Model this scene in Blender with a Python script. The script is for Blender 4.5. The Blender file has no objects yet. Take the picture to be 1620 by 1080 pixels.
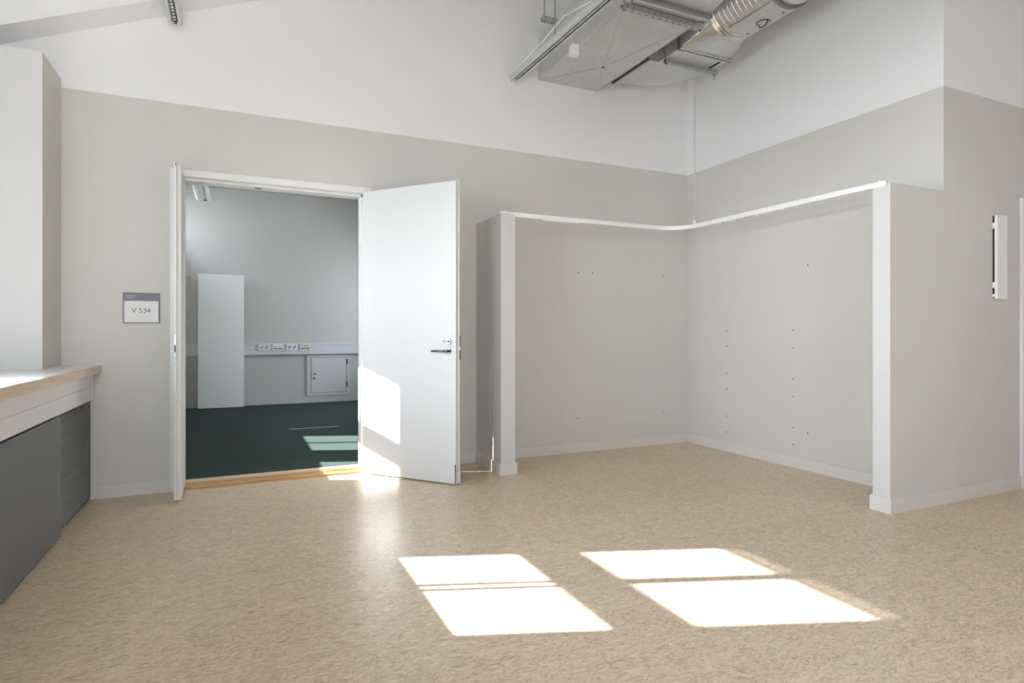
import bpy, bmesh, math, random
from mathutils import Vector, Matrix
random.seed(7)
S = bpy.context.scene
COL = S.collection

# ------------------------------------------------------------------ camera, sky, sun, exposure
cam = bpy.data.cameras.new('camera')
camo = bpy.data.objects.new('camera', cam); COL.objects.link(camo)
camo.location = (0, 0, 1.15)
camo.rotation_euler = (math.radians(90), 0, math.radians(-24.68))
cam.sensor_width = 36.0
cam.lens = 944.0 / 1620 * 36
cam.shift_y = -13.0 / 1620
cam.clip_start = 0.05
S.camera = camo

W = bpy.data.worlds.new('sky'); S.world = W; W.use_nodes = True
SUN_D = Vector((1.0, -0.372, -0.575))
wn = W.node_tree.nodes; wl = W.node_tree.links
bg = wn['Background']
tc = wn.new('ShaderNodeTexCoord'); sp = wn.new('ShaderNodeSeparateXYZ')
rp = wn.new('ShaderNodeValToRGB')
wl.new(tc.outputs['Generated'], sp.inputs[0]); wl.new(sp.outputs['Z'], rp.inputs[0])
rp.color_ramp.elements[0].position = 0.0; rp.color_ramp.elements[0].color = (0.862, 0.914, 1.0, 1)
rp.color_ramp.elements[1].position = 0.8; rp.color_ramp.elements[1].color = (0.66, 0.78, 1.0, 1)
wl.new(rp.outputs[0], bg.inputs[0])
bg.inputs[1].default_value = 22.0

sun = bpy.data.lights.new('sun', 'SUN'); suno = bpy.data.objects.new('sun', sun); COL.objects.link(suno)
sun.energy = 40.0; sun.angle = math.radians(0.53); sun.color = (1.0, 0.98, 0.985)
suno.rotation_euler = SUN_D.to_track_quat('-Z', 'Y').to_euler(); suno.location = (-6, 6, 6)

def portal(loc, sx, sy, direction):
    l = bpy.data.lights.new('window_portal', 'AREA'); l.shape = 'RECTANGLE'; l.size = sx; l.size_y = sy
    l.cycles.is_portal = True
    o = bpy.data.objects.new('window_portal', l); COL.objects.link(o)
    o.location = loc; o.rotation_euler = Vector(direction).to_track_quat('-Z', 'Z').to_euler()

S.view_settings.view_transform = 'Standard'; S.view_settings.look = 'None'
S.view_settings.exposure = 0.10; S.view_settings.gamma = 1.0
S.view_settings.use_curve_mapping = False
S.cycles.max_bounces = 12; S.cycles.diffuse_bounces = 8; S.cycles.glossy_bounces = 5
S.cycles.transparent_max_bounces = 12
S.cycles.use_denoising = True
S.cycles.caustics_reflective = False; S.cycles.caustics_refractive = False
S.cycles.sample_clamp_indirect = 8.0

# ------------------------------------------------------------------ materials
def lin(r, g=None, b=None):
    if g is None: g = b = r
    f = lambda c: ((c/255.0)/12.92 if c/255.0 <= .04045 else (((c/255.0)+.055)/1.055)**2.4)
    return (f(r), f(g), f(b), 1)
def mat(name, col, rough=.5, metal=0.0, bump=0.0, bscale=60, spec=.5, var=0.0, vscale=3.0, coat=0):
    m = bpy.data.materials.new(name); m.use_nodes = True
    nt = m.node_tree; b = nt.nodes['Principled BSDF']
    b.inputs['Base Color'].default_value = col
    b.inputs['Roughness'].default_value = rough; b.inputs['Metallic'].default_value = metal
    b.inputs['Specular IOR Level'].default_value = spec
    if coat: b.inputs['Coat Weight'].default_value = coat; b.inputs['Coat Roughness'].default_value = .15
    if bump or var:
        t = nt.nodes.new('ShaderNodeTexCoord')
    if bump:
        n = nt.nodes.new('ShaderNodeTexNoise'); n.inputs['Scale'].default_value = bscale; n.inputs['Detail'].default_value = 4
        nt.links.new(t.outputs['Object'], n.inputs['Vector'])
        bp = nt.nodes.new('ShaderNodeBump'); bp.inputs['Strength'].default_value = bump; bp.inputs['Distance'].default_value = .002
        nt.links.new(n.outputs['Fac'], bp.inputs['Height']); nt.links.new(bp.outputs[0], b.inputs['Normal'])
    if var:
        n = nt.nodes.new('ShaderNodeTexNoise'); n.inputs['Scale'].default_value = vscale; n.inputs['Detail'].default_value = 5
        nt.links.new(t.outputs['Object'], n.inputs['Vector'])
        r = nt.nodes.new('ShaderNodeValToRGB')
        r.color_ramp.elements[0].position = .3; r.color_ramp.elements[1].position = .7
        r.color_ramp.elements[0].color = [c*(1-var) for c in col[:3]]+[1]
        r.color_ramp.elements[1].color = [min(1, c*(1+var)) for c in col[:3]]+[1]
        nt.links.new(n.outputs['Fac'], r.inputs[0]); nt.links.new(r.outputs[0], b.inputs['Base Color'])
    return m

M = {}
M['white_paint'] = mat('white wall paint', lin(237, 237, 239), .55, bump=.15, bscale=180)
M['beige_paint'] = mat('beige wall paint', lin(209, 206.8, 201), .5, bump=.15, bscale=180, var=.012)
M['stub_paint'] = mat('pale grey trim paint', lin(208, 207, 205), .4)
M['chase_paint'] = mat('chase paint', lin(214, 214, 215), .5)
M['base_paint'] = mat('baseboard paint', lin(216, 213, 208), .4)
M['grey_paint'] = mat('grey wall paint', lin(203, 200, 196), .6, bump=.15, bscale=180)
M['ceil_paint'] = mat('ceiling paint', lin(228, 228, 229), .7)
M['door_white'] = mat('white door lacquer', lin(213, 213, 213), .5, bump=.05, bscale=20)
M['frame_white'] = mat('white frame paint', lin(232, 232, 230), .3)
M['steel'] = mat('brushed steel', lin(118, 118, 120), .2, 1.0)
M['dark_steel'] = mat('dark steel', lin(90, 92, 95), .35, .9)
M['anthracite'] = mat('anthracite metal', lin(104, 107, 110), .38, spec=.45)
M['anthracite_slat'] = mat('anthracite slats', lin(150, 153, 155), .42)
M['slat_gap_shade'] = mat('slat gap shade', lin(48, 50, 52), .6)  # dark tone painted as the shade between the slats
M['black'] = mat('black gap', lin(22, 22, 24), .7)
M['fascia'] = mat('grey conduit metal', lin(216, 217, 219), .38)
M['conduit'] = mat('pale conduit metal', lin(232, 233, 235), .35)
M['sill_top'] = mat('pale laminate', lin(226, 224, 220), .22)
M['alu'] = mat('light anodised aluminium', lin(205, 207, 209), .4, .35)
M['plastic'] = mat('white plastic', lin(236, 236, 236), .35)
M['yellow'] = mat('yellow sticker', lin(214, 204, 60), .5)
M['sign_grey'] = mat('grey sign', lin(104, 106, 110), .4)
M['paper'] = mat('sign paper', lin(232, 232, 232), .5)
M['ink'] = mat('grey ink', lin(96, 98, 102), .6)
M['ink_pale'] = mat('pale ink', lin(205, 206, 208), .6)
M['board'] = mat('pale grey board', lin(238, 237, 235), .35)
M['cabinet'] = mat('pale grey cabinet', lin(214, 213, 211), .4)
M['outside'] = mat('gravel outside', lin(150, 150, 145), .9)

def wood(name, c1, c2, axis='Y', rough=.4):
    m = bpy.data.materials.new(name); m.use_nodes = True; nt = m.node_tree; b = nt.nodes['Principled BSDF']
    t = nt.nodes.new('ShaderNodeTexCoord'); mp = nt.nodes.new('ShaderNodeMapping')
    sc = {'X': (3, 60, 60), 'Y': (60, 3, 60)}[axis]
    mp.inputs['Scale'].default_value = sc
    n = nt.nodes.new('ShaderNodeTexNoise'); n.inputs['Scale'].default_value = 1; n.inputs['Detail'].default_value = 6; n.inputs['Distortion'].default_value = .6
    r = nt.nodes.new('ShaderNodeValToRGB'); r.color_ramp.elements[0].position = .3; r.color_ramp.elements[1].position = .7
    r.color_ramp.elements[0].color = c1; r.color_ramp.elements[1].color = c2
    L = nt.links.new
    L(t.outputs['Object'], mp.inputs[0]); L(mp.outputs[0], n.inputs['Vector']); L(n.outputs['Fac'], r.inputs[0]); L(r.outputs[0], b.inputs['Base Color'])
    b.inputs['Roughness'].default_value = rough
    return m
M['sill_wood'] = wood('birch edge', lin(205, 187, 170), lin(222, 207, 192))
M['threshold_wood'] = wood('oak threshold', lin(178, 132, 82), lin(210, 166, 112), 'X', .35)
M['threshold_pale'] = wood('pale oak threshold', lin(214, 190, 160), lin(228, 208, 182), 'X', .35)

def galv(name, base, rough, metal):
    m = bpy.data.materials.new(name); m.use_nodes = True; nt = m.node_tree; b = nt.nodes['Principled BSDF']; L = nt.links.new
    b.inputs['Metallic'].default_value = metal
    t = nt.nodes.new('ShaderNodeTexCoord')
    v = nt.nodes.new('ShaderNodeTexVoronoi'); v.inputs['Scale'].default_value = 55
    n = nt.nodes.new('ShaderNodeTexNoise'); n.inputs['Scale'].default_value = 4; n.inputs['Detail'].default_value = 6
    L(t.outputs['Object'], v.inputs['Vector']); L(t.outputs['Object'], n.inputs['Vector'])
    mx = nt.nodes.new('ShaderNodeMix'); mx.data_type = 'FLOAT'; mx.inputs['Factor'].default_value = .75
    sv = nt.nodes.new('ShaderNodeSeparateColor'); L(v.outputs['Color'], sv.inputs[0])
    L(sv.outputs[0], mx.inputs['A']); L(n.outputs['Fac'], mx.inputs['B'])
    r = nt.nodes.new('ShaderNodeValToRGB'); r.color_ramp.elements[0].position = .2; r.color_ramp.elements[1].position = .8
    r.color_ramp.elements[0].color = [c*.88 for c in base[:3]]+[1]; r.color_ramp.elements[1].color = [c*1.1 for c in base[:3]]+[1]
    L(mx.outputs[0], r.inputs[0]); L(r.outputs[0], b.inputs['Base Color'])
    mr = nt.nodes.new('ShaderNodeMapRange'); mr.inputs['To Min'].default_value = rough-.06; mr.inputs['To Max'].default_value = rough+.08
    L(mx.outputs[0], mr.inputs[0]); L(mr.outputs[0], b.inputs['Roughness'])
    return m
M['galv'] = galv('galvanised steel', lin(206, 207, 205), .45, .6)
M['galv_shiny'] = galv('shiny galvanised steel', lin(215, 215, 213), .2, .85)
M['galv_mid'] = galv('channel steel', lin(188, 190, 190), .4, .75)
M['galv_dark'] = galv('dull galvanised steel', lin(150, 152, 152), .4, .8)

def floor_mat():
    m = bpy.data.materials.new('marbled linoleum'); m.use_nodes = True; nt = m.node_tree; b = nt.nodes['Principled BSDF']; L = nt.links.new
    N = nt.nodes.new
    t = N('ShaderNodeTexCoord')
    mp = N('ShaderNodeMapping'); mp.inputs['Rotation'].default_value = (0, 0, math.radians(-12)); mp.inputs['Scale'].default_value = (1, 2.1, 1)
    L(t.outputs['Object'], mp.inputs[0])
    n1 = N('ShaderNodeTexNoise'); n1.inputs['Scale'].default_value = 17; n1.inputs['Detail'].default_value = 10; n1.inputs['Roughness'].default_value = .74; n1.inputs['Distortion'].default_value = 1.9
    L(mp.outputs[0], n1.inputs['Vector'])
    r1 = N('ShaderNodeValToRGB'); e = r1.color_ramp.elements
    e[0].position = .32; e[0].color = lin(154, 132, 111); e[1].position = .68; e[1].color = lin(240, 222, 192)
    k = e.new(.44); k.color = lin(203, 181, 156); k = e.new(.55); k.color = lin(223, 203, 176)
    L(n1.outputs['Fac'], r1.inputs[0])
    # pale creamy flakes
    n2 = N('ShaderNodeTexNoise'); n2.inputs['Scale'].default_value = 17; n2.inputs['Detail'].default_value = 6; n2.inputs['Distortion'].default_value = 2.2; n2.inputs['Roughness'].default_value = .6
    mp2 = N('ShaderNodeMapping'); mp2.inputs['Location'].default_value = (7, 3, 0); mp2.inputs['Scale'].default_value = (1, 2.6, 1); mp2.inputs['Rotation'].default_value = (0, 0, math.radians(-8))
    L(t.outputs['Object'], mp2.inputs[0]); L(mp2.outputs[0], n2.inputs['Vector'])
    r2 = N('ShaderNodeValToRGB'); r2.color_ramp.elements[0].position = .60; r2.color_ramp.elements[1].position = .68
    r2.color_ramp.elements[0].color = (0, 0, 0, 1); r2.color_ramp.elements[1].color = (.55, .55, .55, 1)
    L(n2.outputs['Fac'], r2.inputs[0])
    m1 = N('ShaderNodeMix'); m1.data_type = 'RGBA'; L(r2.outputs[0], m1.inputs['Factor']); L(r1.outputs[0], m1.inputs['A']); m1.inputs['B'].default_value = lin(240, 225, 198)
    # dark flecks
    n3 = N('ShaderNodeTexNoise'); n3.inputs['Scale'].default_value = 34; n3.inputs['Detail'].default_value = 7; n3.inputs['Distortion'].default_value = 3.2; n3.inputs['Roughness'].default_value = .62
    mp3 = N('ShaderNodeMapping'); mp3.inputs['Location'].default_value = (-4, 9, 0); mp3.inputs['Scale'].default_value = (1, 3.0, 1); mp3.inputs['Rotation'].default_value = (0, 0, math.radians(-16))
    L(t.outputs['Object'], mp3.inputs[0]); L(mp3.outputs[0], n3.inputs['Vector'])
    r3 = N('ShaderNodeValToRGB'); r3.color_ramp.elements[0].position = .30; r3.color_ramp.elements[1].position = .41
    r3.color_ramp.elements[0].color = (.85, .85, .85, 1); r3.color_ramp.elements[1].color = (0, 0, 0, 1)
    L(n3.outputs['Fac'], r3.inputs[0])
    m2 = N('ShaderNodeMix'); m2.data_type = 'RGBA'; L(r3.outputs[0], m2.inputs['Factor']); L(m1.outputs['Result'], m2.inputs['A']); m2.inputs['B'].default_value = lin(104, 84, 74)
    # sheets laid side by side, each a hair different
    bk = N('ShaderNodeTexBrick'); bk.offset = .5; bk.inputs['Scale'].default_value = 1; bk.inputs['Brick Width'].default_value = .9; bk.inputs['Row Height'].default_value = .6
    bk.inputs['Mortar Size'].default_value = .0012; bk.inputs['Mortar Smooth'].default_value = .4
    bk.inputs['Color1'].default_value = (1, 1, 1, 1); bk.inputs['Color2'].default_value = (.955, .945, .94, 1); bk.inputs['Mortar'].default_value = (.93, .925, .92, 1)
    L(t.outputs['Object'], bk.inputs['Vector'])
    m3 = N('ShaderNodeMix'); m3.data_type = 'RGBA'; m3.blend_type = 'MULTIPLY'; m3.inputs['Factor'].default_value = 1
    L(m2.outputs['Result'], m3.inputs['A']); L(bk.outputs['Color'], m3.inputs['B'])
    L(m3.outputs['Result'], b.inputs['Base Color'])
    n4 = N('ShaderNodeTexNoise'); n4.inputs['Scale'].default_value = 1.6; n4.inputs['Detail'].default_value = 5; L(t.outputs['Object'], n4.inputs['Vector'])
    mr = N('ShaderNodeMapRange'); mr.inputs['To Min'].default_value = .24; mr.inputs['To Max'].default_value = .38; L(n4.outputs['Fac'], mr.inputs[0]); L(mr.outputs[0], b.inputs['Roughness'])
    b.inputs['Specular IOR Level'].default_value = .5
    bp = N('ShaderNodeBump'); bp.inputs['Strength'].default_value = .06; bp.inputs['Distance'].default_value = .002
    L(n1.outputs['Fac'], bp.inputs['Height']); L(bp.outputs[0], b.inputs['Normal'])
    return m
M['floor'] = floor_mat()
M['carpet'] = mat('green carpet', lin(66, 79, 75), .95, bump=.8, bscale=500, spec=.1, var=.28, vscale=190)

def glass_mat():
    m = bpy.data.materials.new('window glass'); m.use_nodes = True; nt = m.node_tree; N = nt.nodes.new; L = nt.links.new
    for n in list(nt.nodes):
        if n.type != 'OUTPUT_MATERIAL': nt.nodes.remove(n)
    out = [n for n in nt.nodes if n.type == 'OUTPUT_MATERIAL'][0]
    tr = N('ShaderNodeBsdfTransparent'); tr.inputs[0].default_value = (.94, .96, .95, 1)
    gl = N('ShaderNodeBsdfGlossy'); gl.inputs['Roughness'].default_value = .02
    fr = N('ShaderNodeFresnel'); fr.inputs[0].default_value = 1.45
    mx = N('ShaderNodeMixShader'); L(fr.outputs[0], mx.inputs[0]); L(tr.outputs[0], mx.inputs[1]); L(gl.outputs[0], mx.inputs[2]); L(mx.outputs[0], out.inputs[0])
    return m
M['glass'] = glass_mat()

# ------------------------------------------------------------------ helpers
MAT = {}
def wm(o):
    return MAT.get(o.name, Matrix.Identity(4))
class MB:
    def __init__(s): s.bm = bmesh.new()
    def box(s, x0, y0, z0, x1, y1, z1, m=0, bev=0):
        c = [Vector((x, y, z)) for z in (z0, z1) for y in (y0, y1) for x in (x0, x1)]
        v = [s.bm.verts.new(p) for p in c]
        F = [(0, 2, 3, 1), (4, 5, 7, 6), (0, 1, 5, 4), (2, 6, 7, 3), (0, 4, 6, 2), (1, 3, 7, 5)]
        fs = [s.bm.faces.new([v[i] for i in f]) for f in F]
        for f in fs: f.material_index = m
        if bev:
            es = list({e for f in fs for e in f.edges})
            r = bmesh.ops.bevel(s.bm, geom=es, offset=bev, segments=2, profile=.5, affect='EDGES')
            for f in r['faces']: f.material_index = m
        return s
    def poly(s, pts, axis, a0, a1, m=0):
        # pts: 2-D outline; axis: the axis it is extruded along
        def P(p, a):
            return {'X': Vector((a, p[0], p[1])), 'Y': Vector((p[0], a, p[1])), 'Z': Vector((p[0], p[1], a))}[axis]
        A = [s.bm.verts.new(P(p, a0)) for p in pts]; B = [s.bm.verts.new(P(p, a1)) for p in pts]
        fs = [s.bm.faces.new(A), s.bm.faces.new(B[::-1])]
        n = len(pts)
        for i in range(n): fs.append(s.bm.faces.new((A[i], A[(i+1) % n], B[(i+1) % n], B[i])))
        for f in fs: f.material_index = m
        bmesh.ops.recalc_face_normals(s.bm, faces=fs)
        return s
    def rings(s, R, m=0, cap=True, closed=False):
        V = [[s.bm.verts.new(p) for p in r] for r in R]; fs = []
        n = len(V[0]); K = len(V)
        for k in range(K if closed else K-1):
            a, b = V[k], V[(k+1) % K]
            for i in range(n): fs.append(s.bm.faces.new((a[i], a[(i+1) % n], b[(i+1) % n], b[i])))
        if cap and not closed: fs += [s.bm.faces.new(V[0][::-1]), s.bm.faces.new(V[-1])]
        for f in fs: f.material_index = m
        bmesh.ops.recalc_face_normals(s.bm, faces=fs)
        return s
    def cyl(s, p0, p1, r, n=16, m=0, r1=None):
        p0, p1 = Vector(p0), Vector(p1); d = (p1-p0).normalized()
        a = d.orthogonal().normalized(); b = d.cross(a)
        r1 = r if r1 is None else r1
        return s.rings([[p + (a*math.cos(2*math.pi*i/n)+b*math.sin(2*math.pi*i/n))*q for i in range(n)] for p, q in ((p0, r), (p1, r1))], m)
    def tube(s, pts, r, n=8, m=0):
        pts = [Vector(p) for p in pts]; R = []
        d0 = (pts[1]-pts[0]).normalized(); a = d0.orthogonal().normalized()
        for i, p in enumerate(pts):
            d = (pts[min(i+1, len(pts)-1)]-pts[max(i-1, 0)]).normalized()
            a = (a-d*a.dot(d)).normalized(); b = d.cross(a)
            R.append([p+(a*math.cos(2*math.pi*k/n)+b*math.sin(2*math.pi*k/n))*r for k in range(n)])
        return s.rings(R, m)
    def sweep_rect(s, pts, w, h, m=0):
        # rectangle swept along a level path; pts is the centre line, w across, h up
        pts = [Vector(p) for p in pts]; R = []
        for i, p in enumerate(pts):
            d = (pts[min(i+1, len(pts)-1)]-pts[max(i-1, 0)]).normalized(); n = Vector((-d.y, d.x, 0))
            R.append([p+n*w/2-Vector((0, 0, h/2)), p-n*w/2-Vector((0, 0, h/2)), p-n*w/2+Vector((0, 0, h/2)), p+n*w/2+Vector((0, 0, h/2))])
        return s.rings(R, m)
    def build(s, name, mats, parent=None, smooth=False, local=False):
        if not isinstance(mats, (list, tuple)): mats = [mats]
        if parent is not None and not local:
            s.bm.transform(wm(parent).inverted())
        loc = None
        if parent is None:
            xs = [v.co for v in s.bm.verts]
            c = Vector(((min(v.x for v in xs)+max(v.x for v in xs))/2, (min(v.y for v in xs)+max(v.y for v in xs))/2, min(v.z for v in xs)))
            s.bm.transform(Matrix.Translation(-c)); loc = c
        me = bpy.data.meshes.new(name)
        s.bm.to_mesh(me); s.bm.free()
        for k in mats: me.materials.append(M[k])
        if smooth:
            for p in me.polygons: p.use_smooth = True
            try: me.set_sharp_from_angle(angle=math.radians(35))
            except Exception: pass
        o = bpy.data.objects.new(name, me); COL.objects.link(o)
        if parent is not None: o.parent = parent
        else:
            o.location = loc; MAT[o.name] = Matrix.Translation(loc)
        if parent is not None: MAT[o.name] = wm(parent)
        return o
def empty(name, loc, rz=0.0):
    o = bpy.data.objects.new(name, None); COL.objects.link(o)
    o.location = loc; o.rotation_euler = (0, 0, rz); o.empty_display_size = .1
    MAT[o.name] = Matrix.LocRotScale(Vector(loc), o.rotation_euler.to_matrix(), None)
    return o
def tag(o, label=None, cat=None, group=None, kind=None):
    if label: o['label'] = label
    if cat: o['category'] = cat
    if group: o['group'] = group
    if kind: o['kind'] = kind
    return o
def struct(o, label=None, cat=None): return tag(o, label, cat, kind='structure')
def copy_part(o, parent, loc):
    c = o.copy(); COL.objects.link(c); c.parent = parent; c.location = loc; MAT[c.name] = wm(parent)
    return c

# ------------------------------------------------------------------ key dimensions (metres)
XL, XR, YB, YB2, YF, YR = -1.5, 4.342, 4.98, 5.22, 10.4, 2.45
XE, YREAR = 7.5, -3.4
PL = 2.826                       # height of the line between beige and white paint
def zc(x): return min(3.948+.42*x, 5.3)
XK = (5.3-3.948)/.42
OL, OR, OT = -.372, .943, 2.298  # doorway

# ------------------------------------------------------------------ floors
fl = MB().box(XL-.1, YREAR-.1, -.1, XE+.1, 5.16, 0).build('floor', ['floor']); struct(fl, 'beige marbled linoleum floor of the main room', 'floor')
fc = MB().box(XL-.1, 5.16, -.1, 4.6, YF+.1, 0).build('floor', ['carpet']); struct(fc, 'dark green carpet floor seen through the doorway', 'floor')

# ------------------------------------------------------------------ walls
def topwall(mb, x0, x1, y0, y1, z0, m):
    xs = [x0]+([XK] if x0 < XK < x1 else [])+[x1]
    pts = [(x0, z0), (x1, z0)]+[(x, zc(x)) for x in xs[::-1]]
    mb.poly(pts, 'Y', y0, y1, m)
b = MB()
for y0, y1, mi in ((YB, 5.1, (0, 1)), (5.1, YB2, (2, 2))):
    b.box(XL, y0, 0, OL-.03, y1, PL, mi[0]); b.box(OR+.03, y0, 0, XR+.16, y1, PL, mi[0]); b.box(OL-.03, y0, OT+.02, OR+.03, y1, PL, mi[0])
    topwall(b, XL, XR+.16, y0, y1, PL, mi[1])
wall_back = b.build('wall_back', ['beige_paint', 'white_paint', 'grey_paint'])
struct(wall_back, 'long wall with the doorway, beige below a white upper band', 'wall')

b = MB().box(XR, YR, 0, XR+.16, YB, PL, 0)
b.poly([(YR, PL), (YB, PL), (YB, zc(XR)), (YR, zc(XR))], 'X', XR, XR+.16, 1)
wall_alcove = b.build('wall_right', ['beige_paint', 'white_paint'])
struct(wall_alcove, 'right wall of the open niche, beige below white, dotted with screw holes', 'wall')

D3L, D3R, D3T = 5.33, 6.23, 2.09
b = MB().box(XR+.16, YR, 0, D3L-.03, YR+.16, PL, 0).box(D3R+.03, YR, 0, XE, YR+.16, PL, 0).box(D3L-.03, YR, D3T+.03, D3R+.03, YR+.16, PL, 0)
topwall(b, XR+.16, XE, YR, YR+.16, PL, 1)
wall_front_right = b.build('wall_front', ['beige_paint', 'white_paint'])
struct(wall_front_right, 'wall running off to the right edge beside the niche, in shade', 'wall')

# left outer wall with window openings ------------------------------------
XO = -1.62
SZ = .932                        # sill height
def yw(x, y, X): return y+.372*(x-X)
y_near = yw(.737, 2.171, XL); y_far = yw(.739, 3.016, XO)
WZ0, WZ1 = .985, .575*(2.41-XO)
TR0, TR1 = .575*(1.31+1.60), .575*(1.65+1.52)
wins = [(y_near, y_far), (1.46, 2.34), (-.02, .86), (-1.5, -.62), (-2.98, -2.1),
        (5.56, yw(.66, 5.553, XO)), (yw(.657, 6.157, XL), yw(.657, 7.027, XO))]
HIGH = [(9.4, 10.3)]   # unseen high window added to brighten the carpeted room
FR = .055
b = MB()
ws = sorted(wins)
prev = YREAR-.1
OZ0, OZ1 = WZ0-FR, WZ1+FR
HZ0, HZ1 = 2.47, 3.2
def seg(y0, y1, z0, z1):
    if y0 < 5.1 < y1:
        b.box(XO, y0, z0, XL, 5.1, z1, 0); b.box(XO, 5.1, z0, XL, y1, z1, 1)
    else: b.box(XO, y0, z0, XL, y1, z1, 0 if y1 <= 5.1 else 1)
seg(YREAR-.1, YF+.1, 0, OZ0)
seg(YREAR-.1, YF+.1, OZ1, HZ0)
seg(YREAR-.1, YF+.1, HZ1, zc(XL)-.01)
for (a, c) in HIGH:
    seg(prev, a, HZ0, HZ1); prev = c
seg(prev, YF+.1, HZ0, HZ1); prev = YREAR-.1
for (a, c) in ws:
    seg(prev, a-FR, OZ0, OZ1); prev = c+FR
seg(prev, YF+.1, OZ0, OZ1)
wall_left = b.build('wall_left', ['white_paint', 'grey_paint']); struct(wall_left, 'outer wall with the windows, left of the frame', 'wall')

for i, (a, c) in enumerate(wins):
    f = MB()
    f.box(XO+.02, a-FR, WZ0-FR, XL-.02, c+FR, WZ0).box(XO+.02, a-FR, WZ1, XL-.02, c+FR, WZ1+FR)
    f.box(XO+.02, a-FR, WZ0, XL-.02, a, WZ1).box(XO+.02, c, WZ0, XL-.02, c+FR, WZ1)
    f.box(-1.60, a, TR0, -1.52, c, TR1)
    w = f.build('window_%d' % (i+1), ['frame_white']); struct(w, 'tall window with a middle rail in the left wall', 'window')
    ym = yw(.736, 2.626, -1.56)-y_near+a if i == 0 else (a+c)/2
    MB().box(-1.565, ym-.042, WZ0, -1.55, ym-.014, TR0).box(-1.565, ym+.014, WZ0, -1.55, ym+.042, TR0).build('glazing_bar', ['frame_white'], w)
    MB().box(-1.57, ym-.034, TR1, -1.55, ym+.034, WZ1).build('glazing_bar', ['frame_white'], w)
    zb = .575*(2.335+1.56)
    if i < 5:
        MB().box(-1.568, a, zb, -1.552, c, zb+.024).build('blind_rail', ['frame_white'], w)
        MB().box(-1.566, a, zb+.034, -1.554, c, zb+.041).box(-1.566, a, zb+.050, -1.554, c, zb+.057).build('blind_slats', ['frame_white'], w)
    for z0, z1 in ((WZ0, TR0), (TR1, WZ1)):
        MB().box(-1.580, a, z0, -1.576, c, z1).build('pane', ['glass'], w)
    portal((XO-.03, (a+c)/2, (WZ0+WZ1)/2), c-a+.1, WZ1-WZ0+.1, (1, 0, 0))

for i, (a, c) in enumerate(HIGH):
    f = MB().box(-1.6, a, HZ0, -1.53, c, HZ0+.05).box(-1.6, a, HZ1-.05, -1.53, c, HZ1).box(-1.6, a, HZ0+.05, -1.53, a+.05, HZ1-.05).box(-1.6, c-.05, HZ0+.05, -1.53, c, HZ1-.05)
    w = struct(f.build('window_%d' % (20+i), ['frame_white']), 'high window added out of sight to brighten the carpeted room', 'window')
    MB().box(-1.580, a+.05, HZ0+.05, -1.576, c-.05, HZ1-.05).build('pane', ['glass'], w)
    portal((XO-.03, (a+c)/2, (HZ0+HZ1)/2), c-a, HZ1-HZ0, (1, 0, 0))

# rear and far walls -------------------------------------------------------
RW = [(-1.0, .4)]  # window added behind the camera for frontal daylight
RZ0, RZ1 = .9, 3.0
b = MB(); prev = XL
b.box(XL, YREAR-.12, 0, XE, YREAR, RZ0, 0)
for a, c in RW: b.box(prev, YREAR-.12, RZ0, a, YREAR, RZ1, 0); prev = c
b.box(prev, YREAR-.12, RZ0, XE, YREAR, RZ1, 0)
topwall(b, XL, XE, YREAR-.12, YREAR, RZ1, 0)
struct(b.build('wall_rear', ['white_paint']), 'wall behind the camera', 'wall')
for i, (a, c) in enumerate(RW):
    f = MB().box(a, YREAR-.1, RZ0, c, YREAR-.03, RZ0+.06).box(a, YREAR-.1, RZ1-.06, c, YREAR-.03, RZ1)
    f.box(a, YREAR-.1, RZ0+.06, a+.06, YREAR-.03, RZ1-.06).box(c-.06, YREAR-.1, RZ0+.06, c, YREAR-.03, RZ1-.06).box((a+c)/2-.03, YREAR-.1, RZ0+.06, (a+c)/2+.03, YREAR-.03, RZ1-.06)
    w = struct(f.build('window_%d' % (len(wins)+1+i), ['frame_white']), 'wide window added behind the camera to bring in frontal light', 'window')
    MB().box(a+.06, YREAR-.072, RZ0+.06, c-.06, YREAR-.068, RZ1-.06).build('pane', ['glass'], w)
    portal(((a+c)/2, YREAR-.15, (RZ0+RZ1)/2), c-a, RZ1-RZ0, (0, 1, 0))
struct(MB().box(XE, YREAR-.12, 0, XE+.12, YR+.16, zc(XE)).build('wall_east', ['white_paint']), 'wall beyond the right edge', 'wall')
b = MB(); topwall(b, XL, 3.6, YF, YF+.1, 0, 0)
wall_far = struct(b.build('wall_far', ['grey_paint']), 'grey wall seen through the doorway', 'wall')
EW = (8.5, 9.9, 1.1, 2.2)  # unseen side window, added to lift the light in the carpeted room
struct(MB().box(3.6, YB2, 0, 3.72, EW[0], zc(3.6)).box(3.6, EW[1], 0, 3.72, YF+.1, zc(3.6)).box(3.6, EW[0], 0, 3.72, EW[1], EW[2]).box(3.6, EW[0], EW[3], 3.72, EW[1], zc(3.6)).build('wall_inner', ['grey_paint']), 'grey side wall of the room beyond the doorway', 'wall')

f = MB().box(3.63, EW[0], EW[2], 3.70, EW[1], EW[2]+.06).box(3.63, EW[0], EW[3]-.06, 3.70, EW[1], EW[3]).box(3.63, EW[0], EW[2]+.06, 3.70, EW[0]+.06, EW[3]-.06).box(3.63, EW[1]-.06, EW[2]+.06, 3.70, EW[1], EW[3]-.06)
w = struct(f.build('window_30', ['frame_white']), 'hidden window added in the side wall to brighten the carpeted room', 'window')
MB().box(3.66, EW[0]+.06, EW[2]+.06, 3.664, EW[1]-.06, EW[3]-.06).build('pane', ['glass'], w)
portal((3.75, (EW[0]+EW[1])/2, (EW[2]+EW[3])/2), EW[1]-EW[0], EW[3]-EW[2], (-1, 0, 0))

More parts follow.
